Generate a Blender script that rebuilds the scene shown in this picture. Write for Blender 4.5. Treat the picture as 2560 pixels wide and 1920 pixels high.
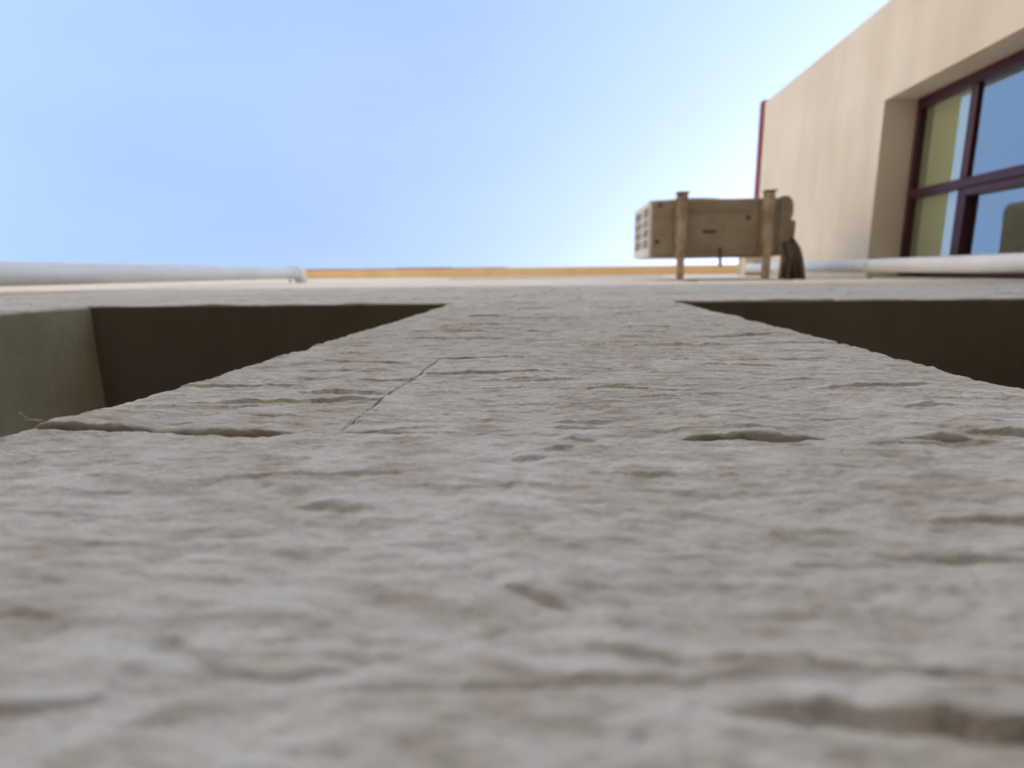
import bpy, bmesh, math, random
import numpy as np
from mathutils import Vector, Matrix

for o in list(bpy.data.objects):
    bpy.data.objects.remove(o)
scene = bpy.context.scene
COL = scene.collection
R = math.radians

# ------------------------------------------------------------------ camera, sky, sun, exposure
# x runs along the house wall, y points into the wall (face at y = 0), z is up, ground at z = 0.
ZC = 1.35            # height of the lens above the ground
CAM_OFF = 0.055      # the camera is held this close to the wall
cam_d = bpy.data.cameras.new('camera')
cam = bpy.data.objects.new('camera', cam_d)
COL.objects.link(cam)
scene.camera = cam
cam_d.sensor_fit = 'HORIZONTAL'
cam_d.sensor_width = 17.3
cam_d.lens = 17.3 * 1400 / 2560
cam_d.clip_start = 0.002
cam_d.clip_end = 2000
cam_d.dof.use_dof = True
cam_d.dof.focus_distance = 0.27
cam_d.dof.aperture_fstop = 4.3
up_c = Vector((115, -280, 1400)).normalized()        # world up in image axes (right, down, forward)
n_c = Vector((1, -0.0125, 0)).cross(up_c).normalized()
if n_c.y > 0:
    n_c = -n_c                                        # away from the wall
x_c = up_c.cross(n_c).normalized()
if x_c.x < 0:
    x_c = -x_c
right = Vector((x_c.x, -n_c.x, up_c.x))
down = Vector((x_c.y, -n_c.y, up_c.y))
fwd = Vector((x_c.z, -n_c.z, up_c.z))
m = Matrix((right, -down, -fwd)).transposed().to_4x4()
m.translation = Vector((0, -CAM_OFF, ZC))
cam.matrix_world = m

SUN_EL, SUN_AZ = R(40), R(49)      # azimuth measured from +y (behind the house) towards +x
world = bpy.data.worlds.new('World')
scene.world = world
world.use_nodes = True
wn = world.node_tree
bg = wn.nodes['Background']
sky = wn.nodes.new('ShaderNodeTexSky')
sky.sky_type = 'NISHITA'
sky.sun_disc = False
sky.sun_elevation = SUN_EL
sky.sun_rotation = SUN_AZ
sky.altitude = 100
sky.air_density = 1.0
sky.dust_density = 3.7
sky.ozone_density = 0.35
tc = wn.nodes.new('ShaderNodeTexCoord')
mp = wn.nodes.new('ShaderNodeMapping')
mp.inputs['Rotation'].default_value = (0, 0, R(35))
mp.inputs['Scale'].default_value = (1.0, 3.2, 1.0)
cl = wn.nodes.new('ShaderNodeTexNoise')
cl.inputs['Scale'].default_value = 1.6
cl.inputs['Detail'].default_value = 5
cl.inputs['Roughness'].default_value = 0.55
cr = wn.nodes.new('ShaderNodeMapRange')
cr.inputs['From Min'].default_value = 0.35
cr.inputs['From Max'].default_value = 0.70
cr.inputs['To Min'].default_value = 0.05
cr.inputs['To Max'].default_value = 0.20
mx = wn.nodes.new('ShaderNodeMix')
mx.data_type = 'RGBA'
mx.inputs[7].default_value = (1.50, 1.95, 2.10, 1)
wn.links.new(tc.outputs['Generated'], mp.inputs['Vector'])
wn.links.new(mp.outputs[0], cl.inputs['Vector'])
wn.links.new(cl.outputs['Fac'], cr.inputs['Value'])
wn.links.new(cr.outputs[0], mx.inputs[0])
wn.links.new(sky.outputs[0], mx.inputs[6])
wn.links.new(mx.outputs[2], bg.inputs[0])
bg.inputs[1].default_value = 0.15
sun_d = bpy.data.lights.new('sun', 'SUN')
sun_d.energy = 4.6
sun_d.angle = R(0.5)
sun_d.color = (1.0, 0.95, 0.87)
sun = bpy.data.objects.new('sun', sun_d)
COL.objects.link(sun)
to_sun = Vector((math.cos(SUN_EL) * math.sin(SUN_AZ), math.cos(SUN_EL) * math.cos(SUN_AZ), math.sin(SUN_EL)))
sun.rotation_euler = to_sun.to_track_quat('Z', 'Y').to_euler()
sun.location = (0, 20, 40)
vs = scene.view_settings
vs.view_transform = 'Standard'
vs.look = 'None'
vs.exposure = 1.80
vs.gamma = 1.0
vs.use_curve_mapping = False

# ------------------------------------------------------------------ helpers
def tag(o, label=None, cat=None, group=None, kind=None):
    if label: o['label'] = label
    if cat: o['category'] = cat
    if group: o['group'] = group
    if kind: o['kind'] = kind
    return o

def empty(name, loc, label, cat, group=None):
    o = bpy.data.objects.new(name, None)
    o.location = loc
    o.empty_display_size = 0.1
    COL.objects.link(o)
    return tag(o, label, cat, group)

def world_loc(o):
    p = Vector(o.location)
    while o.parent:
        o = o.parent
        p += o.location
    return p

def link(name, me, mat, parent=None, smooth=False):
    """verts of me are in world coordinates; the origin goes to their centre."""
    n = len(me.vertices)
    co = np.empty(n * 3)
    me.vertices.foreach_get('co', co)
    co = co.reshape(-1, 3)
    c = (co.min(0) + co.max(0)) / 2
    co -= c
    me.vertices.foreach_set('co', co.ravel())
    o = bpy.data.objects.new(name, me)
    COL.objects.link(o)
    base = world_loc(parent) if parent else Vector((0, 0, 0))
    o.location = Vector(c) - base
    if parent:
        o.parent = parent
    if mat:
        me.materials.append(mat)
    if smooth:
        me.polygons.foreach_set('use_smooth', [True] * len(me.polygons))
    me.update()
    return o

def bm_box(bm, x0, x1, y0, y1, z0, z1):
    v = [bm.verts.new((x, y, z)) for x in (x0, x1) for y in (y0, y1) for z in (z0, z1)]
    for f in ((0, 1, 3, 2), (4, 6, 7, 5), (0, 4, 5, 1), (2, 3, 7, 6), (0, 2, 6, 4), (1, 5, 7, 3)):
        bm.faces.new([v[i] for i in f])
    return v

def finish(bm, name, mat, parent=None, bevel=0.0, seg=2, smooth=False):
    bmesh.ops.recalc_face_normals(bm, faces=bm.faces)
    if bevel:
        bmesh.ops.bevel(bm, geom=list(bm.edges), offset=bevel, segments=seg, affect='EDGES', profile=0.5)
    me = bpy.data.meshes.new(name)
    bm.to_mesh(me)
    bm.free()
    return link(name, me, mat, parent, smooth)

def box(name, mat, parent, x0, x1, y0, y1, z0, z1, bevel=0.0, seg=2):
    bm = bmesh.new()
    bm_box(bm, x0, x1, y0, y1, z0, z1)
    return finish(bm, name, mat, parent, bevel, seg)

def boxes(name, mat, parent, lst, bevel=0.0):
    bm = bmesh.new()
    for b in lst:
        bm_box(bm, *b)
    return finish(bm, name, mat, parent, bevel)

def tube(name, mat, parent, pts, rad, seg=20, cap=True):
    """a round tube through pts; rad a number or one per point"""
    pts = [Vector(p) for p in pts]
    if not hasattr(rad, '__len__'):
        rad = [rad] * len(pts)
    bm = bmesh.new()
    rings = []
    t0 = (pts[1] - pts[0]).normalized()
    ref = Vector((0, 0, 1)) if abs(t0.z) < 0.9 else Vector((1, 0, 0))
    nrm = (ref - t0 * ref.dot(t0)).normalized()
    for i, p in enumerate(pts):
        if i == 0: t = pts[1] - p
        elif i == len(pts) - 1: t = p - pts[i - 1]
        else: t = (pts[i + 1] - p).normalized() + (p - pts[i - 1]).normalized()
        t.normalize()
        nrm = (nrm - t * nrm.dot(t)).normalized()
        bi = t.cross(nrm)
        rings.append([bm.verts.new(p + (nrm * math.cos(a) + bi * math.sin(a)) * rad[i])
                      for a in (2 * math.pi * k / seg for k in range(seg))])
    for a, b in zip(rings, rings[1:]):
        for k in range(seg):
            f = bm.faces.new((a[k], a[(k + 1) % seg], b[(k + 1) % seg], b[k]))
            f.smooth = True
    if cap:
        bm.faces.new(rings[0][::-1])
        bm.faces.new(rings[-1])
    bmesh.ops.recalc_face_normals(bm, faces=bm.faces)
    me = bpy.data.meshes.new(name)
    bm.to_mesh(me)
    bm.free()
    return link(name, me, mat, parent)

# numpy noise ------------------------------------------------------
def _hash(ix, iy, seed):
    h = (ix.astype(np.int64) * 374761393 + iy.astype(np.int64) * 668265263 + int(seed) * 974711 + 12345) & 0xFFFFFFFF
    h = ((h ^ (h >> 13)) * 1274126177) & 0xFFFFFFFF
    h = ((h ^ (h >> 16)) * 2246822519) & 0xFFFFFFFF
    return (h ^ (h >> 15)) & 0xFFFFFFFF

def gnoise(x, y, seed=0):
    """2-D gradient noise, about -1..1"""
    ix, iy = np.floor(x), np.floor(y)
    fx, fy = x - ix, y - iy
    u, v = fx * fx * fx * (fx * (fx * 6 - 15) + 10), fy * fy * fy * (fy * (fy * 6 - 15) + 10)
    def g(dx, dy):
        a = _hash(ix + dx, iy + dy, seed) * (2 * math.pi / 4294967296.0)
        return np.cos(a) * (fx - dx) + np.sin(a) * (fy - dy)
    a, b, c, d = g(0, 0), g(1, 0), g(0, 1), g(1, 1)
    return 1.5 * ((a * (1 - u) + b * u) * (1 - v) + (c * (1 - u) + d * u) * v)

def sstep(a, b, x):
    t = np.clip((x - a) / (b - a), 0, 1)
    return t * t * (3 - 2 * t)

# materials --------------------------------------------------------
def new_mat(name, rough=0.8, color=(0.5, 0.5, 0.5)):
    mt = bpy.data.materials.new(name)
    mt.use_nodes = True
    nt = mt.node_tree
    b = nt.nodes['Principled BSDF']
    b.inputs['Roughness'].default_value = rough
    b.inputs['Base Color'].default_value = (*color, 1)
    return mt, nt, b

def nd(nt, typ, **kw):
    n = nt.nodes.new(typ)
    for k, v in kw.items():
        if k.startswith('in_'):
            n.inputs[k[3:].replace('_', ' ')].default_value = v
        else:
            setattr(n, k, v)
    return n

def noise(nt, coord, scale, detail=4, rough=0.55, stretch=None, off=(0, 0, 0)):
    src = coord
    if stretch:
        mp = nd(nt, 'ShaderNodeMapping')
        mp.inputs['Scale'].default_value = stretch
        mp.inputs['Location'].default_value = off
        nt.links.new(coord, mp.inputs['Vector'])
        src = mp.outputs[0]
    n = nd(nt, 'ShaderNodeTexNoise')
    n.inputs['Scale'].default_value = scale
    n.inputs['Detail'].default_value = detail
    n.inputs['Roughness'].default_value = rough
    nt.links.new(src, n.inputs['Vector'])
    return n.outputs['Fac']

def ramp(nt, fac, stops):
    r = nd(nt, 'ShaderNodeValToRGB')
    e = r.color_ramp.elements
    while len(e) < len(stops):
        e.new(0.5)
    for el, (p, c) in zip(e, stops):
        el.position = p
        el.color = (*c, 1) if len(c) == 3 else c
    nt.links.new(fac, r.inputs[0])
    return r.outputs[0]

def mix(nt, a, b, fac, mode='MIX'):
    n = nd(nt, 'ShaderNodeMix', data_type='RGBA', blend_type=mode)
    for val, sock in ((fac, n.inputs[0]), (a, n.inputs[6]), (b, n.inputs[7])):
        if hasattr(val, 'links'):
            nt.links.new(val, sock)
        elif isinstance(val, tuple):
            sock.default_value = (*val, 1)
        else:
            sock.default_value = val
    return n.outputs[2]

def bump(nt, b, parts):
    prev = None
    for h, strength, dist in parts:
        n = nd(nt, 'ShaderNodeBump')
        n.inputs['Strength'].default_value = strength
        n.inputs['Distance'].default_value = dist
        nt.links.new(h, n.inputs['Height'])
        if prev:
            nt.links.new(prev, n.inputs['Normal'])
        prev = n.outputs[0]
    nt.links.new(prev, b.inputs['Normal'])

def pos(nt):
    return nd(nt, 'ShaderNodeNewGeometry').outputs['Position']

def make_stone():
    mt, nt, b = new_mat('split_limestone', 0.92)
    p = pos(nt)
    big = noise(nt, p, 9, 4)
    fine = noise(nt, p, 90, 5, 0.65, (0.6, 1, 1.5))
    grain = noise(nt, p, 900, 3, 0.7)
    c = ramp(nt, big, [(0.3, (0.56, 0.53, 0.475)), (0.7, (0.66, 0.635, 0.585))])
    mid = noise(nt, p, 38, 5, 0.62, (0.7, 1, 1.3))  # mid and warm mottles: stone tone, with shading of dents put into the colour
    c = mix(nt, c, ramp(nt, mid, [(0.36, (0.62, 0.50, 0.36)), (0.54, (1, 1, 1))]), 0.34, 'MULTIPLY')
    warm = ramp(nt, fine, [(0.36, (0.40, 0.29, 0.18)), (0.54, (1, 1, 1))])
    c = mix(nt, c, warm, 0.46, 'MULTIPLY')
    sp = ramp(nt, grain, [(0.30, (0.62, 0.55, 0.46)), (0.48, (1, 1, 1))])
    c = mix(nt, c, sp, 0.35, 'MULTIPLY')
    oi = nd(nt, 'ShaderNodeObjectInfo').outputs['Random']
    tint = ramp(nt, oi, [(0, (0.93, 0.91, 0.88)), (1, (1.0, 1.0, 1.0))])
    c = mix(nt, c, tint, 1.0, 'MULTIPLY')
    nt.links.new(c, b.inputs['Base Color'])
    b.inputs['Specular IOR Level'].default_value = 0.25
    bump(nt, b, [(noise(nt, p, 320, 5, 0.7, (0.7, 1, 1.3)), 0.7, 0.0014), (grain, 0.5, 0.0006)])
    return mt

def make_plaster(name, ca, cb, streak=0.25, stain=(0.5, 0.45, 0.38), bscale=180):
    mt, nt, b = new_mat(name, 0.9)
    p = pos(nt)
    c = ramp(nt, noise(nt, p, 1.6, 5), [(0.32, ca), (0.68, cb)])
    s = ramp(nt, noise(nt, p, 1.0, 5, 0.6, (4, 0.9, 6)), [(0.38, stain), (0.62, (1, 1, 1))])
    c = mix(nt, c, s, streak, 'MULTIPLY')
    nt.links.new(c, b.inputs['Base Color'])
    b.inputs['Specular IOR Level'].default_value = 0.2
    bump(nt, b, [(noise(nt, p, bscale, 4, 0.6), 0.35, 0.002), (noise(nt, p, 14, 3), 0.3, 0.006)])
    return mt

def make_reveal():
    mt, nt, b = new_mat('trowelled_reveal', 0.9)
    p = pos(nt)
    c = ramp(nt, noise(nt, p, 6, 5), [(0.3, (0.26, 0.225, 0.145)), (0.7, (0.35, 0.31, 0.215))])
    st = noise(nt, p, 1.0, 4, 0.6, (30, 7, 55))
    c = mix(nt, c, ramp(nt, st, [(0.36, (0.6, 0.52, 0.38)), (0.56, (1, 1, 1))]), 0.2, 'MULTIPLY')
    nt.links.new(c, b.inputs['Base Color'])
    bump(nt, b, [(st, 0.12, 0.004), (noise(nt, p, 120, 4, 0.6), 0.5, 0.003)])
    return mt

def make_paint(name, col, rough=0.4, dirt=0.2, dirtcol=(0.3, 0.25, 0.18), metal=0.0, scale=8):
    mt, nt, b = new_mat(name, rough)
    p = pos(nt)
    d = ramp(nt, noise(nt, p, scale, 5, 0.65), [(0.42, dirtcol), (0.66, (1, 1, 1))])
    c = mix(nt, col, d, dirt, 'MULTIPLY')
    nt.links.new(c, b.inputs['Base Color'])
    b.inputs['Metallic'].default_value = metal
    r = nd(nt, 'ShaderNodeMapRange')
    r.inputs['To Min'].default_value = max(0.05, rough - 0.12)
    r.inputs['To Max'].default_value = min(1, rough + 0.15)
    nt.links.new(noise(nt, p, scale * 3, 3), r.inputs['Value'])
    nt.links.new(r.outputs[0], b.inputs['Roughness'])
    bump(nt, b, [(noise(nt, p, 60, 2), 0.06, 0.003)])
    return mt

def make_glass():
    mt = bpy.data.materials.new('coated_glass')
    mt.use_nodes = True
    nt = mt.node_tree
    nt.nodes.clear()
    out = nd(nt, 'ShaderNodeOutputMaterial')
    tr = nd(nt, 'ShaderNodeBsdfTransparent')
    tr.inputs[0].default_value = (0.93, 0.95, 0.86, 1)
    gl = nd(nt, 'ShaderNodeBsdfGlossy')
    gl.inputs['Roughness'].default_value = 0.012
    gl.inputs['Color'].default_value = (0.80, 0.93, 1, 1)
    fr = nd(nt, 'ShaderNodeFresnel')
    fr.inputs[0].default_value = 1.5
    ad = nd(nt, 'ShaderNodeMath', operation='ADD', use_clamp=True)
    ad.inputs[1].default_value = 0.40
    nt.links.new(fr.outputs[0], ad.inputs[0])
    bp = nd(nt, 'ShaderNodeBump')
    bp.inputs['Strength'].default_value = 0.02
    bp.inputs['Distance'].default_value = 0.01
    nt.links.new(noise(nt, pos(nt), 2.5, 1), bp.inputs['Height'])
    nt.links.new(bp.outputs[0], gl.inputs['Normal'])
    ms = nd(nt, 'ShaderNodeMixShader')
    bf = nd(nt, 'ShaderNodeMath', operation='SUBTRACT', use_clamp=True)
    nt.links.new(ad.outputs[0], bf.inputs[0])
    nt.links.new(nd(nt, 'ShaderNodeNewGeometry').outputs['Backfacing'], bf.inputs[1])
    nt.links.new(bf.outputs[0], ms.inputs[0])
    nt.links.new(tr.outputs[0], ms.inputs[1])
    nt.links.new(gl.outputs[0], ms.inputs[2])
    nt.links.new(ms.outputs[0], out.inputs[0])
    return mt

M = dict(
    stone=make_stone(),
    mortar=make_plaster('mortar', (0.36, 0.30, 0.22), (0.45, 0.38, 0.29), 0.1),
    plaster=make_plaster('beige_plaster', (0.75, 0.65, 0.52), (0.82, 0.725, 0.595), 0.24, (0.72, 0.68, 0.62)),
    render=make_plaster('grey_render', (0.29, 0.325, 0.375), (0.34, 0.375, 0.425), 0.10),  # blue-grey chosen to cool the bounce from the added facing house
    reveal=make_reveal(),
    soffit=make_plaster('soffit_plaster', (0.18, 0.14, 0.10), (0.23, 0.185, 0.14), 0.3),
    ochre=make_plaster('ochre_paint', (0.80, 0.60, 0.33), (0.86, 0.67, 0.40), 0.15),
    tile=make_plaster('terracotta', (0.22, 0.075, 0.04), (0.30, 0.11, 0.06), 0.3),
    red=make_paint('red_coping_paint', (0.30, 0.045, 0.03), 0.5, 0.3),
    frame=make_paint('burgundy_frame', (0.055, 0.008, 0.020), 0.32, 0.1),
    glass=make_glass(),
    blind=make_plaster('cream_blind', (0.72, 0.70, 0.52), (0.80, 0.78, 0.60), 0.1),
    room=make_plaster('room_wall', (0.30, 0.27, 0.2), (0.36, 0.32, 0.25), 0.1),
    pvc=make_paint('white_pvc', (0.78, 0.77, 0.74), 0.35, 0.18, (0.5, 0.42, 0.3), 0, 5),
    cream=make_paint('cream_metal', (0.70, 0.62, 0.45), 0.5, 0.25),
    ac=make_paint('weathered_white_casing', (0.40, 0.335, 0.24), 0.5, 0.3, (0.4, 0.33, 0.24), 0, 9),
    grille=make_paint('pale_grille_plastic', (0.74, 0.70, 0.62), 0.45, 0.2),
    acdark=make_paint('condenser_fins', (0.07, 0.065, 0.06), 0.6, 0.3),
    steel=make_paint('dull_galvanised_steel', (0.60, 0.51, 0.38), 0.55, 0.5, (0.35, 0.24, 0.13), 0.35, 14),
    rubber=make_paint('dark_hose', (0.13, 0.095, 0.062), 0.7, 0.4),
    ground=make_plaster('asphalt', (0.10, 0.078, 0.055), (0.13, 0.10, 0.074), 0.1),
    straw=make_paint('dry_straw', (0.42, 0.38, 0.28), 0.8, 0.2),
)

# ------------------------------------------------------------------ ground
bm = bmesh.new()
bmesh.ops.create_grid(bm, x_segments=8, y_segments=8, size=300)
g = finish(bm, 'ground', M['ground'])
tag(g, 'pale paved ground in front of the house', kind='structure')

# ------------------------------------------------------------------ unseen houses, added to bounce sunlight onto the wall and wing
def bounce_house(name, label, corners, h, mat):
    t = empty(name, (*[(corners[0][i] + corners[1][i]) / 2 for i in (0, 1)], 0), label, 'building')
    (x0, y0), (x1, y1) = corners
    box('wall', M[mat], t, x0, x1, y0, y1, 0, h)
    box('roof', M['tile'], t, x0 - 0.3, x1 + 0.3, y0 - 0.3, y1 + 0.3, h + 0.002, h + 0.25, 0.02)
    along_x = (x1 - x0) > (y1 - y0)
    n = int(max(x1 - x0, y1 - y0) / 3.5)
    for i in range(n):
        for z in (1.0, 4.2):
            a = (i + 0.5) / n
            if along_x:
                c = x0 + (x1 - x0) * a
                w = box('window', M['frame'], t, c - 0.6, c + 0.6, y1 + 0.001, y1 + 0.05, z, z + 1.4, 0.01)
                box('pane', M['acdark'], w, c - 0.52, c + 0.52, y1 + 0.051, y1 + 0.056, z + 0.08, z + 1.32)
            else:
                c = y0 + (y1 - y0) * a
                w = box('window', M['frame'], t, x1 + 0.001, x1 + 0.05, c - 0.6, c + 0.6, z, z + 1.4, 0.01)
                box('pane', M['acdark'], w, x1 + 0.051, x1 + 0.056, c - 0.52, c + 0.52, z + 0.08, z + 1.32)
bounce_house('facing_bounce_house', 'unseen plain blue-grey house added to bounce sunlight onto the stone wall', ((-12, -22), (14, -14)), 7.0, 'render')
bounce_house('side_bounce_house', 'unseen plain cream house added to bounce sunlight onto the wing', ((-20, -11), (-11.5, 8)), 9.0, 'plaster')

# ------------------------------------------------------------------ house wall
XL, XR = -4.6, 1.842                 # wall from its left end to the wing
L0, L1 = -0.950, -0.197             # left window opening
R0, R1 = 0.216, 0.930               # right window opening
COURSE, C0 = 0.1785, 0.186
def zk(k):                          # lower bed of course k, above ground
    return ZC + C0 + COURSE * k
K_SILL, K_HEAD, K_TOP = -4, 5, 12
Z_SILL, Z_HEAD, Z_STONE = zk(K_SILL), zk(K_HEAD), zk(K_TOP)
EAVE = ZC + 8.0
house = empty('stone_clad_house', (0, 0.15, 0),
              'tall house wall clad in rough split limestone with dark window recesses beside a pier', 'building')

# ledges picked out by hand on the pier: x from, x to, height (above lens) at both ends, step height, decay upward
LEDGES = [
    (0.040, 0.090, 0.1866, 0.1864, 0.0062, 0.030),
    (0.114, 0.138, 0.1868, 0.1868, 0.0042, 0.020),
    (0.138, 0.175, 0.196, 0.191, 0.0045, 0.020),
    (0.118, 0.184, 0.264, 0.281, 0.0038, 0.022),
    (0.134, 0.163, 0.229, 0.234, 0.0028, 0.018),
    (-0.142, -0.094, 0.1868, 0.1866, 0.0040, 0.025),
    (-0.200, -0.148, 0.1870, 0.1868, 0.0052, 0.030),
    (-0.158, -0.088, 0.351, 0.336, 0.0026, 0.022),
    (-0.122, -0.0785, 0.246, 0.247, 0.0034, 0.030),
    (-0.150, -0.115, 0.224, 0.228, 0.0020, 0.015),
    (-0.011, 0.004, 0.091, 0.084, 0.0030, 0.012),
    (0.003, 0.018, 0.0745, 0.073, 0.0026, 0.010),
    (0.0205, 0.090, 0.0640, 0.0560, 0.0052, 0.024),
    (0.014, 0.033, 0.148, 0.148, 0.0028, 0.012),
    (-0.060, -0.043, 0.120, 0.120, 0.0028, 0.012),
    (-0.060, -0.050, 0.072, 0.068, 0.0015, 0.008),
    (-0.076, -0.060, 0.055, 0.060, 0.0034, 0.012),
    (-0.014, -0.003, 0.158, 0.162, 0.0030, 0.012),
    (-0.006, 0.006, 0.167, 0.172, 0.0026, 0.010),
    (0.000, 0.013, 0.178, 0.181, 0.0032, 0.010),
    (-0.004, 0.014, 0.199, 0.198, 0.0018, 0.012),
    (-0.080, 0.030, 0.672, 0.678, 0.0042, 0.035),
    (0.040, 0.090, 0.482, 0.480, 0.0032, 0.028),
    (0.112, 0.195, 0.479, 0.498, 0.0036, 0.030),
    (-0.110, -0.060, 0.520, 0.523, 0.0032, 0.025),
    (0.020, 0.078, 0.240, 0.256, 0.0016, 0.018),
    (-0.030, 0.016, 0.285, 0.292, 0.0015, 0.018),
    (-0.070, 0.000, 0.262, 0.266, 0.0014, 0.015),
    (0.050, 0.140, 0.420, 0.428, 0.0026, 0.024),
    (-0.120, -0.020, 0.600, 0.606, 0.0030, 0.028),
    (0.060, 0.160, 0.770, 0.778, 0.0038, 0.030),
    (-0.090, 0.010, 0.860, 0.862, 0.0038, 0.030),
]

def relief(X, Zr, seed, rng, x0, x1, z0, z1, n_rand, fine):
    """outward relief of a split face in metres at X, Zr (height above lens)"""
    wx = X + 0.006 * gnoise(X / 0.05, Zr / 0.05, 11)
    wz = Zr + 0.004 * gnoise(X / 0.045, Zr / 0.03, 12)
    h = 0.0015 * gnoise(X / 0.10, Zr / 0.055, 21)
    h += 0.00055 * gnoise(wx / 0.040, wz / 0.018, seed)
    if fine:
        a = gnoise(wx / 0.020, wz / 0.0085, seed + 1)
        h += 0.00045 * a
        # split layers: rises abruptly, falls away slowly upward
        t = wz / 0.0125 + 0.9 * gnoise(X / 0.05, Zr / 0.05, seed + 2)
        fr = t - np.floor(t)
        saw = np.where(fr < 0.07, fr / 0.07, (1 - fr) / 0.93)
        h += 0.0006 * saw * sstep(0.22, 0.55, gnoise(X / 0.035, wz / 0.016, seed + 3))
        t = wz / 0.0052 + 0.9 * gnoise(X / 0.02, Zr / 0.02, seed + 4)
        fr = t - np.floor(t)
        saw = np.where(fr < 0.16, fr / 0.16, (1 - fr) / 0.84)
        h += 0.00045 * saw * sstep(0.12, 0.5, gnoise(X / 0.016, wz / 0.008, seed + 5))
        h += 0.00042 * gnoise(X / 0.0065, Zr / 0.0040, seed + 6)
        pit = gnoise(X / 0.0042, Zr / 0.0034, seed + 8)
        h -= 0.0009 * np.clip(pit - 0.15, 0, 1) * sstep(-0.3, 0.4, gnoise(X / 0.03, Zr / 0.02, seed + 9))
        h += 0.00028 * gnoise(X / 0.0026, Zr / 0.0018, seed + 7)
    else:
        t = wz / 0.03 + 0.9 * gnoise(X / 0.1, Zr / 0.1, seed + 2)
        fr = t - np.floor(t)
        saw = np.where(fr < 0.25, fr / 0.25, (1 - fr) / 0.75)
        h += 0.002 * saw * sstep(0.0, 0.5, gnoise(X / 0.09, wz / 0.04, seed + 3))
    led = []
    if fine:
        for (a0, a1, b0, b1, amp, dec) in LEDGES:
            zm = (b0 + b1) / 2
            if a1 > x0 and a0 < x1 and z0 - 0.0005 <= zm < z1:
                led.append((a0, a1, b0, b1, amp * 0.46, dec * 1.0))
    if fine:                                            # the stone under a ledge in the bed joint is chipped too
        for i, (a0, a1, b0, b1, amp, dec) in enumerate(LEDGES):
            if a1 > x0 and a0 < x1 and abs((b0 + b1) / 2 - z1) < 0.0025:
                u = (X - a0) / (a1 - a0)
                env = np.clip(1 - (2 * u - 1) ** 2, 0, 1) * np.clip(1 + 0.6 * gnoise(X / 0.010, X * 0 + i, 34), 0.2, 2)
                h -= amp * 0.30 * env * np.exp(-(z1 - Zr) / 0.0035)
    for _ in range(n_rand):
        w = rng.uniform(0.004, 0.028) if rng.random() < 0.8 else rng.uniform(0.03, 0.05)
        cx, cz = rng.uniform(x0, x1), rng.uniform(z0, z1)
        sl = rng.uniform(-0.12, 0.12) * w
        led.append((cx - w, cx + w, cz - sl, cz + sl, rng.uniform(0.0003, 0.0014) * (w / 0.03) ** 0.5, rng.uniform(0.004, 0.016)))
    for i, (a0, a1, b0, b1, amp, dec) in enumerate(led):
        u = (X - a0) / (a1 - a0)
        zc = b0 + (b1 - b0) * u + 0.0012 * gnoise(X / 0.014, X * 0 + i, 31) + 0.0007 * gnoise(X / 0.004, X * 0 + i, 32)
        if z0 - 0.0005 <= min(b0, b1) < z0 + 0.002:
            zc = np.minimum(zc, z0 - 0.0002) if fine else zc
        env = np.clip(1 - (2 * u - 1) ** 2, 0, 1) ** 0.7
        env = env * np.clip(1 + 0.55 * gnoise(X / 0.012, X * 0 + i, 33), 0.2, 1.6)
        dz = Zr - zc
        up = sstep(0, 0.0006, dz) * np.exp(-np.maximum(dz, 0) / dec)
        und = np.exp(-np.maximum(-dz, 0) / (dec * 0.06)) * (dz < 0.0002)
        h += amp * env * (up - 0.65 * und)
    return h

def axis(a, b, step, edge):
    n = max(2, int(round((b - a) / step)))
    c = np.linspace(a, b, n + 1)
    if edge:
        e = np.array([0.0002, 0.0005, 0.0010, 0.0017])
        c = np.concatenate([[a], a + e, c[(c > a + 0.0022) & (c < b - 0.0022)], b - e[::-1], [b]])
    return c

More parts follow.
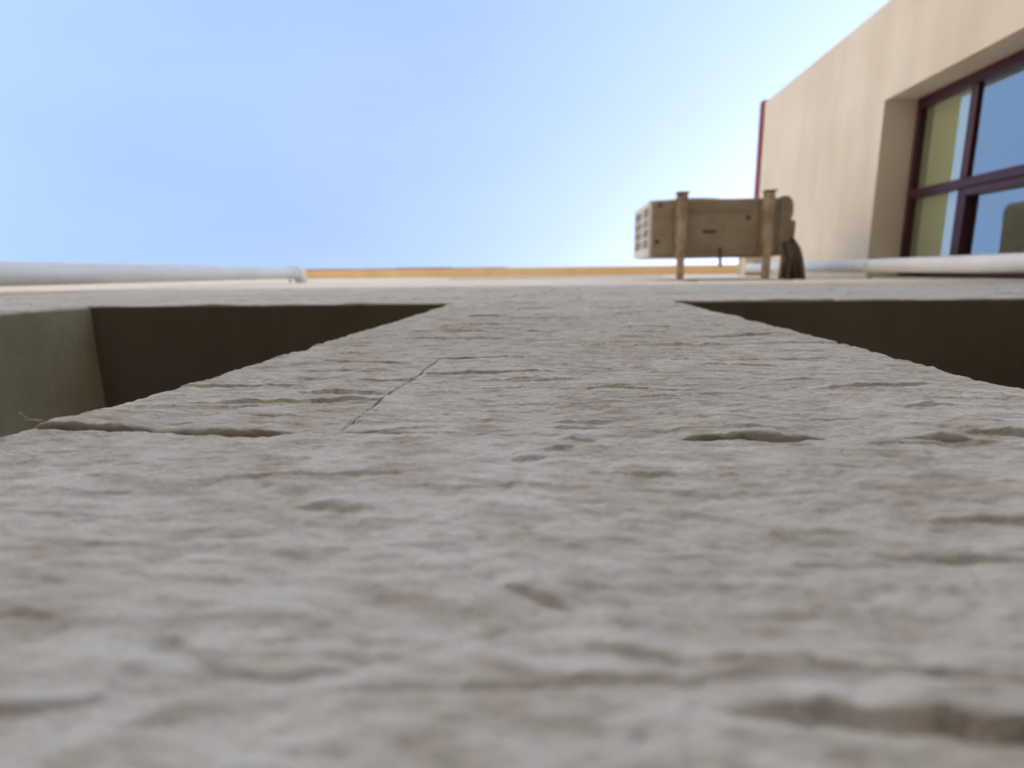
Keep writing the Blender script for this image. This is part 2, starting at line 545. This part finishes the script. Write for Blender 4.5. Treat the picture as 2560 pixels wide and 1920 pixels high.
def stone(x0, x1, k, step, seed, free_l=False, free_r=False, fine=False, n_rand=0, z_step=None):
    rng = random.Random(seed)
    gap = 0.00035 if fine else 0.0012
    zg = 0.0009 if fine else gap
    z0, z1 = C0 + COURSE * k + zg, C0 + COURSE * (k + 1) - zg
    a0, a1 = x0 + (0 if free_l else gap), x1 - (0 if free_r else gap)
    xs, zs = axis(a0, a1, step, fine), axis(z0, z1, z_step or step, fine)
    X, Zr = np.meshgrid(xs, zs, indexing='ij')
    h = relief(X, Zr, 1000 + seed * 17, rng, x0, x1, z0, z1, n_rand, fine)
    h += rng.uniform(-0.0003, 0.0003) if fine else rng.uniform(-0.0007, 0.0007)
    # worn, chipped edges along the joints
    for e, s, free, sd in ((X - a0, Zr, free_l, 1), (a1 - X, Zr, free_r, 2), (Zr - z0, X, False, 3), (z1 - Zr, X, False, 4)):
        chip = gnoise(s / 0.016, s * 0 + seed, 40 + sd) * 0.7 + gnoise(s / 0.005, s * 0 + seed, 50 + sd) * 0.4
        if free:
            wd = 0.007 + 0.005 * np.clip(chip, -0.8, 1.5)
            r = np.clip(1 - e / wd, 0, 1)
            h -= (0.0045 + 0.002 * chip) * r * r
        else:
            wd = 0.0008 + 0.0028 * np.clip(chip - 0.2, 0, 1)
            r = np.clip(1 - e / wd, 0, 1)
            h -= ((0.0006 if sd == 3 else 0.0002) + 0.0040 * np.clip(chip - 0.2, 0, 1)) * r if fine else 0.002 * np.clip(1 - e / 0.004, 0, 1)
    Xo = X.copy()
    if free_l or free_r:                                    # ragged arris
        rag = 0.0028 * gnoise(Zr / 0.03, Zr * 0 + seed, 61) + 0.0016 * gnoise(Zr / 0.009, Zr * 0, 62) + 0.0006 * gnoise(Zr / 0.003, Zr * 0, 63)
        if free_l: Xo += rag * np.exp(-(X - a0) / 0.02)
        if free_r: Xo += rag * np.exp(-(a1 - X) / 0.02)
    nx, nz = X.shape
    co = np.stack([Xo, -h, Zr + ZC], -1).reshape(-1, 3)
    idx = np.arange(nx * nz).reshape(nx, nz)
    q = np.stack([idx[:-1, :-1], idx[1:, :-1], idx[1:, 1:], idx[:-1, 1:]], -1).reshape(-1, 4)
    ring = np.concatenate([idx[:, 0], idx[-1, 1:], idx[-2::-1, -1], idx[0, -2:0:-1]])
    back = co[ring].copy()
    back[:, 1] = 0.03
    n0 = len(co)
    co = np.concatenate([co, back])
    bidx = n0 + np.arange(len(ring))
    sk = np.stack([ring, bidx, np.roll(bidx, -1), np.roll(ring, -1)], -1)
    q = np.concatenate([q, sk])
    me = bpy.data.meshes.new('stone_block')
    me.vertices.add(len(co))
    me.vertices.foreach_set('co', co.ravel())
    me.loops.add(q.size)
    me.loops.foreach_set('vertex_index', q.ravel().astype(np.int32))
    me.polygons.add(len(q))
    me.polygons.foreach_set('loop_start', np.arange(0, q.size, 4, dtype=np.int32))
    sm = np.ones(len(q), bool)
    sm[-len(sk):] = False
    me.polygons.foreach_set('use_smooth', sm)
    me.update(calc_edges=True)
    return link('stone_block', me, M['stone'], house)

# pier between the windows
PIER_JOINTS = {0: [-0.078], 2: [0.07], 3: [-0.06], 4: [0.10], -3: [0.0], -5: [0.02], -7: [-0.05]}
for k in range(-8, K_HEAD):
    js = [L1] + PIER_JOINTS.get(k, []) + [R0]
    free = k >= K_SILL
    if k in (-1, 0): st, zs, fine = 0.0008, 0.0006, True
    elif k == 1: st, zs, fine = 0.001, 0.0008, True
    elif k in (2, 3, 4): st, zs, fine = 0.0014, 0.0012, True
    else: st, zs, fine = 0.02, 0.02, False
    for i in range(len(js) - 1):
        n = int((js[i + 1] - js[i]) / 0.41 * 46) if fine else 0
        stone(js[i], js[i + 1], k, st, 100 + k * 7 + i, free and i == 0, free and i == len(js) - 2, fine, n, zs)

def run(xa, xb, k, seed, st, free_l=False, free_r=False):
    rng = random.Random(seed)
    n = max(1, int(round((xb - xa) / 0.46)))
    cut = [xa + (xb - xa) * (i + (rng.uniform(-0.25, 0.25) if 0 < i < n else 0)) / n for i in range(n + 1)]
    for i in range(n):
        mid = (cut[i] + cut[i + 1]) / 2
        s = st
        if abs(mid) > 1.3: s = max(st, 0.018)
        stone(cut[i], cut[i + 1], k, s, seed * 31 + i, free_l and i == 0, free_r and i == n - 1)

for k in range(-8, K_TOP):
    if k >= K_HEAD:
        run(XL, XR, k, 300 + k, 0.006 if k < K_HEAD + 3 else 0.012)
    elif k >= K_SILL:
        run(XL, L0, k, 330 + k, 0.012, False, True)
        run(R1, XR, k, 360 + k, 0.012, True, False)
    else:
        run(XL, L1, k, 330 + k, 0.03)
        run(R0, XR, k, 360 + k, 0.03)

# masonry behind the stones
YB = 0.0302
boxes('wall_core', M['mortar'], house, [
    (XL, L0 - 0.02, YB, 0.40, 0, Z_HEAD), (L1 + 0.02, R0 - 0.02, YB, 0.40, Z_SILL, Z_HEAD),
    (R1 + 0.02, XR, YB, 0.40, 0, Z_HEAD), (L0 - 0.02, R1 + 0.02, YB, 0.40, 0, Z_SILL - 0.04),
    (XL, XR, YB, 0.40, Z_HEAD + 0.05, Z_STONE)])
boxes('mortar_bed', M['mortar'], house, [
    (XL, L0 - 0.012, 0.003, 0.0298, 0.001, Z_HEAD + 0.01), (L1 + 0.012, R0 - 0.012, 0.003, 0.0298, Z_SILL, Z_HEAD + 0.01),
    (R1 + 0.012, XR, 0.003, 0.0298, 0.001, Z_HEAD + 0.01), (L0 - 0.012, R1 + 0.012, 0.003, 0.0298, 0.001, Z_SILL - 0.012),
    (XL, XR, 0.003, 0.0298, Z_HEAD + 0.012, Z_STONE)])
for xa, xb, split in ((L0, L1, -0.584), (R0, R1, None)):
    for a, b_ in (((xa - 0.002, split - 0.0003), (split + 0.0003, xb + 0.002)) if split else ((xa - 0.002, xb + 0.002),)):
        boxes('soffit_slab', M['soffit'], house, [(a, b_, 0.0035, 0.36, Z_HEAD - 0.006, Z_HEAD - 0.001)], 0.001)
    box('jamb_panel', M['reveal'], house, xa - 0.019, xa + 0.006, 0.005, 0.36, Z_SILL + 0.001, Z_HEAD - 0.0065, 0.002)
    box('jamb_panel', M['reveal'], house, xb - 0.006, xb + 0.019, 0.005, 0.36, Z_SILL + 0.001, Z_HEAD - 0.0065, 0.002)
    box('window_sill', M['stone'], house, xa - 0.02, xb + 0.02, -0.03, 0.36, Z_SILL - 0.038, Z_SILL, 0.004)
    w = boxes('window', M['frame'], house, [
        (xa + 0.002, xa + 0.05, 0.30, 0.35, Z_SILL + 0.002, Z_HEAD), (xb - 0.05, xb - 0.002, 0.30, 0.35, Z_SILL + 0.002, Z_HEAD),
        (xa + 0.05, xb - 0.05, 0.302, 0.348, Z_HEAD - 0.05, Z_HEAD), (xa + 0.05, xb - 0.05, 0.302, 0.348, Z_SILL + 0.002, Z_SILL + 0.05),
        (xa + 0.05, xb - 0.05, 0.304, 0.346, Z_HEAD - 0.45, Z_HEAD - 0.40)])
    box('pane', M['glass'], w, xa + 0.045, xb - 0.045, 0.322, 0.328, Z_HEAD - 0.405, Z_HEAD - 0.045)
    box('pane', M['glass'], w, xa + 0.045, xb - 0.045, 0.322, 0.328, Z_SILL + 0.045, Z_HEAD - 0.445)
    boxes('room_lining', M['room'], house, [
        (xa, xb, 1.5, 1.55, Z_SILL, Z_HEAD), (xa, xb, 0.41, 1.5, Z_HEAD + 0.055, Z_HEAD + 0.075),
        (xa - 0.04, xa - 0.03, 0.41, 1.5, Z_SILL, Z_HEAD), (xb + 0.03, xb + 0.04, 0.41, 1.5, Z_SILL, Z_HEAD)])

# plastered storeys above, with one wide window
UX0, UX1, UZ0, UZ1 = -1.20, 1.13, ZC + 5.0, ZC + 6.25
boxes('plaster_wall', M['plaster'], house, [
    (XL, UX0, 0.0, 0.40, Z_STONE + 0.002, EAVE), (UX1, 6.0, 0.0, 0.40, Z_STONE + 0.002, EAVE),
    (UX0, UX1, 0.0, 0.40, Z_STONE + 0.002, UZ0), (UX0, UX1, 0.0, 0.40, UZ1, EAVE)])
w = boxes('window', M['frame'], house, [
    (UX0 + 0.002, UX0 + 0.06, 0.20, 0.26, UZ0 + 0.002, UZ1 - 0.002), (UX1 - 0.06, UX1 - 0.002, 0.20, 0.26, UZ0 + 0.002, UZ1 - 0.002),
    (UX0 + 0.06, UX1 - 0.06, 0.202, 0.258, UZ1 - 0.06, UZ1 - 0.002), (UX0 + 0.06, UX1 - 0.06, 0.202, 0.258, UZ0 + 0.002, UZ0 + 0.06),
    (-0.065, -0.005, 0.204, 0.256, UZ0 + 0.06, UZ1 - 0.06)])
box('pane', M['glass'], w, UX0 + 0.055, -0.06, 0.226, 0.232, UZ0 + 0.055, UZ1 - 0.055)
box('pane', M['glass'], w, -0.01, UX1 - 0.055, 0.226, 0.232, UZ0 + 0.055, UZ1 - 0.055)
boxes('house_body', M['plaster'], house, [
    (XL, XL + 0.3, 0.40, 9.0, 0, EAVE), (5.7, 6.0, 0.40, 9.0, 0, EAVE), (XL, 6.0, 9.0, 9.3, 0, EAVE),
    (XL, 6.0, 0.40, 9.0, EAVE - 0.25, EAVE - 0.01)])
cornice = box('cornice', M['ochre'], house, XL - 0.12, 6.0, -0.122, 0.5, EAVE + 0.002, EAVE + 0.07, 0.004)
rng = random.Random(5)
xa = XL - 0.14
for i in range(12):
    xb = xa + 0.80 + rng.uniform(-0.06, 0.06)
    pr = (0.126 + rng.uniform(0.004, 0.016)) if xa < -0.75 else 0.118
    box('coping_tile', M['tile'], cornice, xa, min(xb, 6.0) - 0.004, -pr, 0.5, EAVE + 0.072, EAVE + 0.105 + rng.uniform(0, 0.01), 0.005)
    xa = xb

# ------------------------------------------------------------------ plastered wing
WX, WG = 1.842, 2.05                # outer face, glass line
WY = -1.519                          # outer corner
WZ = ZC + 5.567                      # top of the wall
V0, V1 = -0.986, -0.012             # window from the outer jamb to the house wall
VZ0, VZ1 = ZC + 0.60, ZC + 3.585
wing = empty('plastered_wing', (4.0, -0.7, 0),
             'beige plastered house wing with burgundy window and dark red roof edge', 'building')
boxes('wing_wall', M['plaster'], wing, [
    (WX, WX + 0.28, WY, V0, 0, WZ), (WX, WX + 0.28, V0, -0.0015, 0, VZ0), (WX, WX + 0.28, V0, -0.0015, VZ1, WZ),
    (WX + 0.28, 6.0, WY, WY + 0.28, 0, WZ), (5.72, 6.0, WY + 0.28, -0.0015, 0, WZ),
    (WX + 0.28, 5.72, WY + 0.28, -0.0015, WZ - 0.25, WZ - 0.01)])
box('roof_edge', M['red'], wing, WX - 0.018, 6.02, WY - 0.022, -0.003, WZ + 0.001, WZ + 0.085, 0.006)
boxes('room_lining', M['room'], wing, [
    (WX + 0.282, 5.715, -0.0135, -0.004, 0.3, VZ1 + 0.3), (WX + 0.282, 5.715, WY + 0.29, -0.014, VZ1 + 0.30, VZ1 + 0.32)])
box('window_sill', M['plaster'], wing, WX - 0.03, WG - 0.02, V0 + 0.002, V1, VZ0 + 0.001, VZ0 + 0.04, 0.004)
FX0, FX1 = WG - 0.03, WG + 0.03
TZ0, TZ1 = ZC + 3.122, ZC + 3.170     # transom
MY0, MY1 = -0.492, -0.444             # mullion
ww = empty('window', (WG, -0.46, VZ0), None, None)
ww.parent = wing
ww.location = Vector((WG, -0.46, VZ0)) - wing.location
boxes('frame', M['frame'], ww, [
    (FX0, FX1, V0 + 0.001, V0 + 0.054, VZ0 + 0.04, VZ1 - 0.001), (FX0, FX1, V1 - 0.045, V1, VZ0 + 0.04, VZ1 - 0.001),
    (FX0 + 0.001, FX1, V0 + 0.054, V1 - 0.045, VZ1 - 0.034, VZ1 - 0.001), (FX0 + 0.001, FX1, V0 + 0.054, V1 - 0.045, VZ0 + 0.04, VZ0 + 0.09)], 0.003)
box('mullion', M['frame'], ww, FX0 - 0.004, FX1 - 0.004, MY0, MY1, VZ0 + 0.091, VZ1 - 0.035, 0.005)
box('transom', M['frame'], ww, FX0 + 0.010, FX1 - 0.006, V0 + 0.055, MY0 - 0.001, TZ0, TZ1, 0.006)
box('transom', M['frame'], ww, FX0 + 0.010, FX1 - 0.006, MY1 + 0.001, V1 - 0.046, TZ0, TZ1, 0.006)
sy0, sy1, sz0, sz1 = MY1 + 0.004, V1 - 0.049, VZ0 + 0.094, TZ0 - 0.004
sash = boxes('sash', M['frame'], ww, [
    (FX0 - 0.008, FX1 - 0.01, sy0, sy0 + 0.040, sz0, sz1), (FX0 - 0.008, FX1 - 0.01, sy1 - 0.040, sy1, sz0, sz1),
    (FX0 - 0.007, FX1 - 0.01, sy0 + 0.040, sy1 - 0.040, sz1 - 0.040, sz1), (FX0 - 0.007, FX1 - 0.01, sy0 + 0.040, sy1 - 0.040, sz0, sz0 + 0.040)], 0.004)
def pane(y0, y1, z0, z1):
    box('pane', M['glass'], ww, WG - 0.003, WG + 0.003, y0, y1, z0, z1)
pane(V0 + 0.045, MY0 + 0.003, TZ1 - 0.004, VZ1 - 0.03)
pane(MY1 - 0.003, V1 - 0.042, TZ1 - 0.004, VZ1 - 0.03)
pane(V0 + 0.045, MY0 + 0.003, VZ0 + 0.085, TZ0 + 0.004)
pane(sy0 + 0.037, sy1 - 0.037, sz0 + 0.037, sz1 - 0.037)
box('roller_blind', M['blind'], ww, WG + 0.010, WG + 0.014, V0 + 0.03, V1 - 0.03, TZ0 + 0.004, VZ1 - 0.004)
box('blind_rail', M['acdark'], ww, WG + 0.0045, WG + 0.0095, V0 + 0.04, V1 - 0.04, VZ1 - 0.092, VZ1 - 0.066)

# ------------------------------------------------------------------ downpipes
def downpipe(x, y, r, z_top, label, clamps, collars):
    t = empty('downpipe', (x, y, 0), label, 'pipe', None)
    tube('pipe_length', M['pvc'], t, [(x, y, 0.0), (x, y, z_top)], r, 32)
    for z in collars:
        tube('collar', M['pvc'], t, [(x, y, z - 0.05), (x, y, z - 0.045), (x, y, z + 0.04), (x, y, z + 0.05)], [r + 0.001, r + 0.006, r + 0.006, r + 0.001], 32, False)
    for z in clamps:
        c = tube('pipe_clamp', M['pvc'], t, [(x, y, z - 0.012), (x, y, z + 0.012)], r + 0.003, 32)
        tube('clamp_screw', M['steel'], c, [(x, y + r, z), (x, 0.006, z)], 0.006, 10)
    return t
pl = downpipe(-2.0, -0.074, 0.046, ZC + 4.21, 'long white plastic downpipe whose bent top end turns into the wall',
              [ZC + 1.0, ZC + 4.12], [ZC + 4.24])
tube('elbow', M['pvc'], pl, [(-2.0, -0.074 + 0.09 - 0.09 * math.cos(a), ZC + 4.21 + 0.09 * math.sin(a)) for a in [i * math.pi / 16 for i in range(9)]] + [(-2.0, 0.02, ZC + 4.30)], 0.047, 32)
pr_ = downpipe(1.65, -0.067, 0.0352, ZC + 5.04, 'white plastic downpipe running up behind the air conditioner beside the wing',
               [ZC + 3.17, ZC + 1.5, ZC + 4.65], [])
tube('elbow', M['pvc'], pr_, [(1.65, -0.067, ZC + 5.02), (1.653, -0.068, ZC + 5.09), (1.683, -0.076, ZC + 5.18), (1.715, -0.084, ZC + 5.28)], 0.0362, 24)
hp = box('hopper', M['cream'], pr_, 1.668, 1.795, -0.168, -0.004, ZC + 5.27, ZC + 5.42, 0.008)
box('hopper_rim', M['cream'], hp, 1.660, 1.802, -0.176, -0.003, ZC + 5.422, ZC + 5.45, 0.004)

# ------------------------------------------------------------------ air conditioner on its brackets
AX0, AX1, AY0, AY1, AZ0, AZ1 = 0.510, 1.210, -0.440, -0.133, ZC + 3.30, ZC + 3.935
for i, (xb, lab) in enumerate(((0.678, 'steel wall bracket under the grille end of the air conditioner'),
                               (1.140, 'steel wall bracket under the hose end of the air conditioner'))):
    t = empty('wall_bracket', (xb, 0, AZ0 - 0.08), lab, 'bracket', None)
    boxes('arm', M['steel'], t, [(xb - 0.018, xb + 0.018, -0.46, -0.006, AZ0 - 0.062, AZ0 - 0.058), (xb - 0.018, xb - 0.014, -0.46, -0.006, AZ0 - 0.058, AZ0 - 0.030),
                                 (xb + 0.014, xb + 0.018, -0.46, -0.006, AZ0 - 0.058, AZ0 - 0.030)])
    boxes('support_rail', M['steel'], t, [(xb - 0.030, xb + 0.030, -0.468, -0.118, AZ0 - 0.0295, AZ0 - 0.0255), (xb - 0.030, xb - 0.026, -0.468, -0.118, AZ0 - 0.0255, AZ0 - 0.0145),
                                          (xb + 0.026, xb + 0.030, -0.468, -0.118, AZ0 - 0.0255, AZ0 - 0.0145)])
    box('end_stop', M['steel'], t, xb - 0.034, xb + 0.034, -0.476, -0.4685, AZ0 - 0.055, AZ0 + 0.012, 0.002)
    box('wall_plate', M['steel'], t, xb - 0.022, xb + 0.022, -0.0055, -0.0003, AZ0 - 0.38, AZ0 + 0.02, 0.001)
    for yb in (-0.40, -0.17):
        tube('bolt', M['steel'], t, [(xb, yb, AZ0 - 0.045), (xb, yb, AZ0 - 0.0635), (xb, yb, AZ0 - 0.068)], [0.011, 0.011, 0.008], 6)

acu = empty('air_conditioner', ((AX0 + AX1) / 2, -0.29, AZ0 - 0.014),
            'weathered outdoor air conditioner unit with side grille, held on two wall brackets', 'air conditioner')
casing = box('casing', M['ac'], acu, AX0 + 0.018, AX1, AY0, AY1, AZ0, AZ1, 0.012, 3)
for yb in (-0.40, -0.17):
    for xb in (0.678, 1.140):
        box('foot', M['rubber'], acu, xb - 0.024, xb + 0.024, yb - 0.02, yb + 0.02, AZ0 - 0.0144, AZ0 - 0.0004, 0.002)
# grille end
box('condenser_fins', M['acdark'], acu, AX0 + 0.010, AX0 + 0.0178, AY0 + 0.03, AY1 - 0.05, AZ0 + 0.05, AZ1 - 0.03)
gr = boxes('side_grille', M['grille'], acu, [
    (AX0, AX0 + 0.0175, AY0 + 0.002, AY0 + 0.03, AZ0 + 0.004, AZ1 - 0.004), (AX0, AX0 + 0.0175, AY1 - 0.05, AY1 - 0.002, AZ0 + 0.004, AZ1 - 0.004),
    (AX0 + 0.0005, AX0 + 0.0175, AY0 + 0.03, AY1 - 0.05, AZ0 + 0.004, AZ0 + 0.05), (AX0 + 0.0005, AX0 + 0.0175, AY0 + 0.03, AY1 - 0.05, AZ1 - 0.03, AZ1 - 0.004)])
for i in range(6):
    z = AZ0 + 0.05 + (i + 1) * 0.555 / 7
    box('grille_bar', M['grille'], gr, AX0 + 0.001, AX0 + 0.0095, AY0 + 0.0305, AY1 - 0.0505, z - (0.030 if i == 2 else 0.008), z + (0.030 if i == 2 else 0.008), 0.002)
for i in range(3):
    y = AY0 + 0.03 + (i + 1) * 0.227 / 4
    box('grille_bar', M['grille'], gr, AX0 + 0.002, AX0 + 0.009, y - 0.005, y + 0.005, AZ0 + 0.0505, AZ1 - 0.0305, 0.001)
# rounded service end
bm = bmesh.new()
prof = [(AX1 + 0.001, AY1 + 0.002), (AX1 + 0.001, AY0 - 0.004), (AX1 + 0.02, AY0 - 0.008)]
cxr, cyr, rr = AX1 + 0.03, AY0 + 0.056, 0.064
prof += [(cxr + rr * 0.66 * math.sin(a), cyr - rr * math.cos(a)) for a in [i * math.pi / 16 for i in range(1, 9)]]
prof += [(cxr + rr * 0.66, -0.345), (cxr + rr * 0.66 - 0.006, -0.335), (cxr + rr * 0.66 - 0.006, -0.2), (cxr + rr * 0.5, -0.19), (cxr + rr * 0.55, AY1 + 0.002)]
lo = [bm.verts.new((x, y, AZ0 + 0.003)) for x, y in prof]
hi = [bm.verts.new((x, y, AZ1 - 0.003)) for x, y in prof]
bm.faces.new(lo[::-1]); bm.faces.new(hi)
for i in range(len(prof)):
    j = (i + 1) % len(prof)
    bm.faces.new((lo[i], lo[j], hi[j], hi[i]))
finish(bm, 'end_cover', M['ac'], acu)
vc = box('valve_cover', M['ac'], acu, 1.247, 1.307, -0.322, -0.226, AZ0 + 0.012, AZ0 + 0.20, 0.012, 3)
# fan opening on the front
fcx, fcz = AX0 + 0.27, (AZ0 + AZ1) / 2
fan = tube('fan_guard', M['acdark'], acu, [(fcx, AY0 - 0.0005, fcz), (fcx, AY0 - 0.006, fcz)], 0.245, 40)
for k in range(7):
    r_ = 0.03 + 0.033 * k
    pts = [(fcx + r_ * math.cos(a), AY0 - 0.014, fcz + r_ * math.sin(a)) for a in [2 * math.pi * i / 36 for i in range(37)]]
    tube('guard_ring', M['ac'], fan, pts, 0.003, 6, False)
# details of the underside
def slot(x, y, w, d):
    box('drain_slot', M['acdark'], acu, x - w / 2, x + w / 2, y - d / 2, y + d / 2, AZ0 - 0.0012, AZ0 + 0.004, 0.0)
slot(0.838, -0.265, 0.072, 0.016); slot(1.045, -0.335, 0.020, 0.024); slot(0.565, -0.41, 0.020, 0.018); slot(0.553, -0.215, 0.022, 0.022)
box('base_rib', M['ac'], acu, AX0 + 0.05, AX1 - 0.03, AY1 + 0.0025, AY1 + 0.012, AZ0 + 0.002, AZ0 + 0.03, 0.003)
boxes('base_rib', M['ac'], acu, [(AX0 + 0.05, 0.655, -0.300, -0.292, AZ0 - 0.005, AZ0 + 0.004), (0.73, 1.115, -0.180, -0.172, AZ0 - 0.005, AZ0 + 0.004), (0.73, 1.115, -0.38, -0.374, AZ0 - 0.004, AZ0 + 0.004)])
tube('drain_spout', M['rubber'], acu, [(0.90, AY1 - 0.04, AZ0 + 0.0), (0.90, AY1 - 0.03, AZ0 - 0.018), (0.90, AY1 + 0.02, AZ0 - 0.022), (0.90, AY1 + 0.06, AZ0 - 0.03)], 0.008, 10)
rng = random.Random(9)
for k in range(9):
    xb = 1.238 + 0.0125 * k
    dz = -0.03 * (k % 3)
    j1, j2 = rng.uniform(-0.008, 0.008), rng.uniform(-0.008, 0.008)
    tube('refrigerant_hose', M['rubber'] if k % 3 else M['steel'], acu, [(1.242 + 0.0068 * k, -0.205 - 0.012 * (k % 3), AZ0 + 0.05), (1.240 + 0.0085 * k, -0.165, AZ0 - 0.004 + dz * 0.5),
          (1.240 + 0.0095 * k + j1, -0.11, AZ0 - 0.012 + dz), (1.238 + 0.011 * k + j2, -0.055, AZ0 - 0.012 + dz), (xb, 0.004, AZ0 + dz)],
         rng.uniform(0.010, 0.016), 10)

# ------------------------------------------------------------------ wisp of dry straw on the pier edge
pts = []
for i in range(40):
    a = i / 39
    pts.append((-0.1985 + 0.004 * a + 0.0022 * math.sin(a * 9), -0.001 - 0.006 * a - 0.0018 * math.cos(a * 8), ZC + 0.186 + 0.006 * math.sin(a * 5)))
s = tube('straw_wisp', M['straw'], None, pts, [0.00032 * (1 - 0.5 * i / 39) for i in range(40)], 6)
tag(s, 'tiny curled wisp of dry straw caught on the ragged pier edge', 'straw')
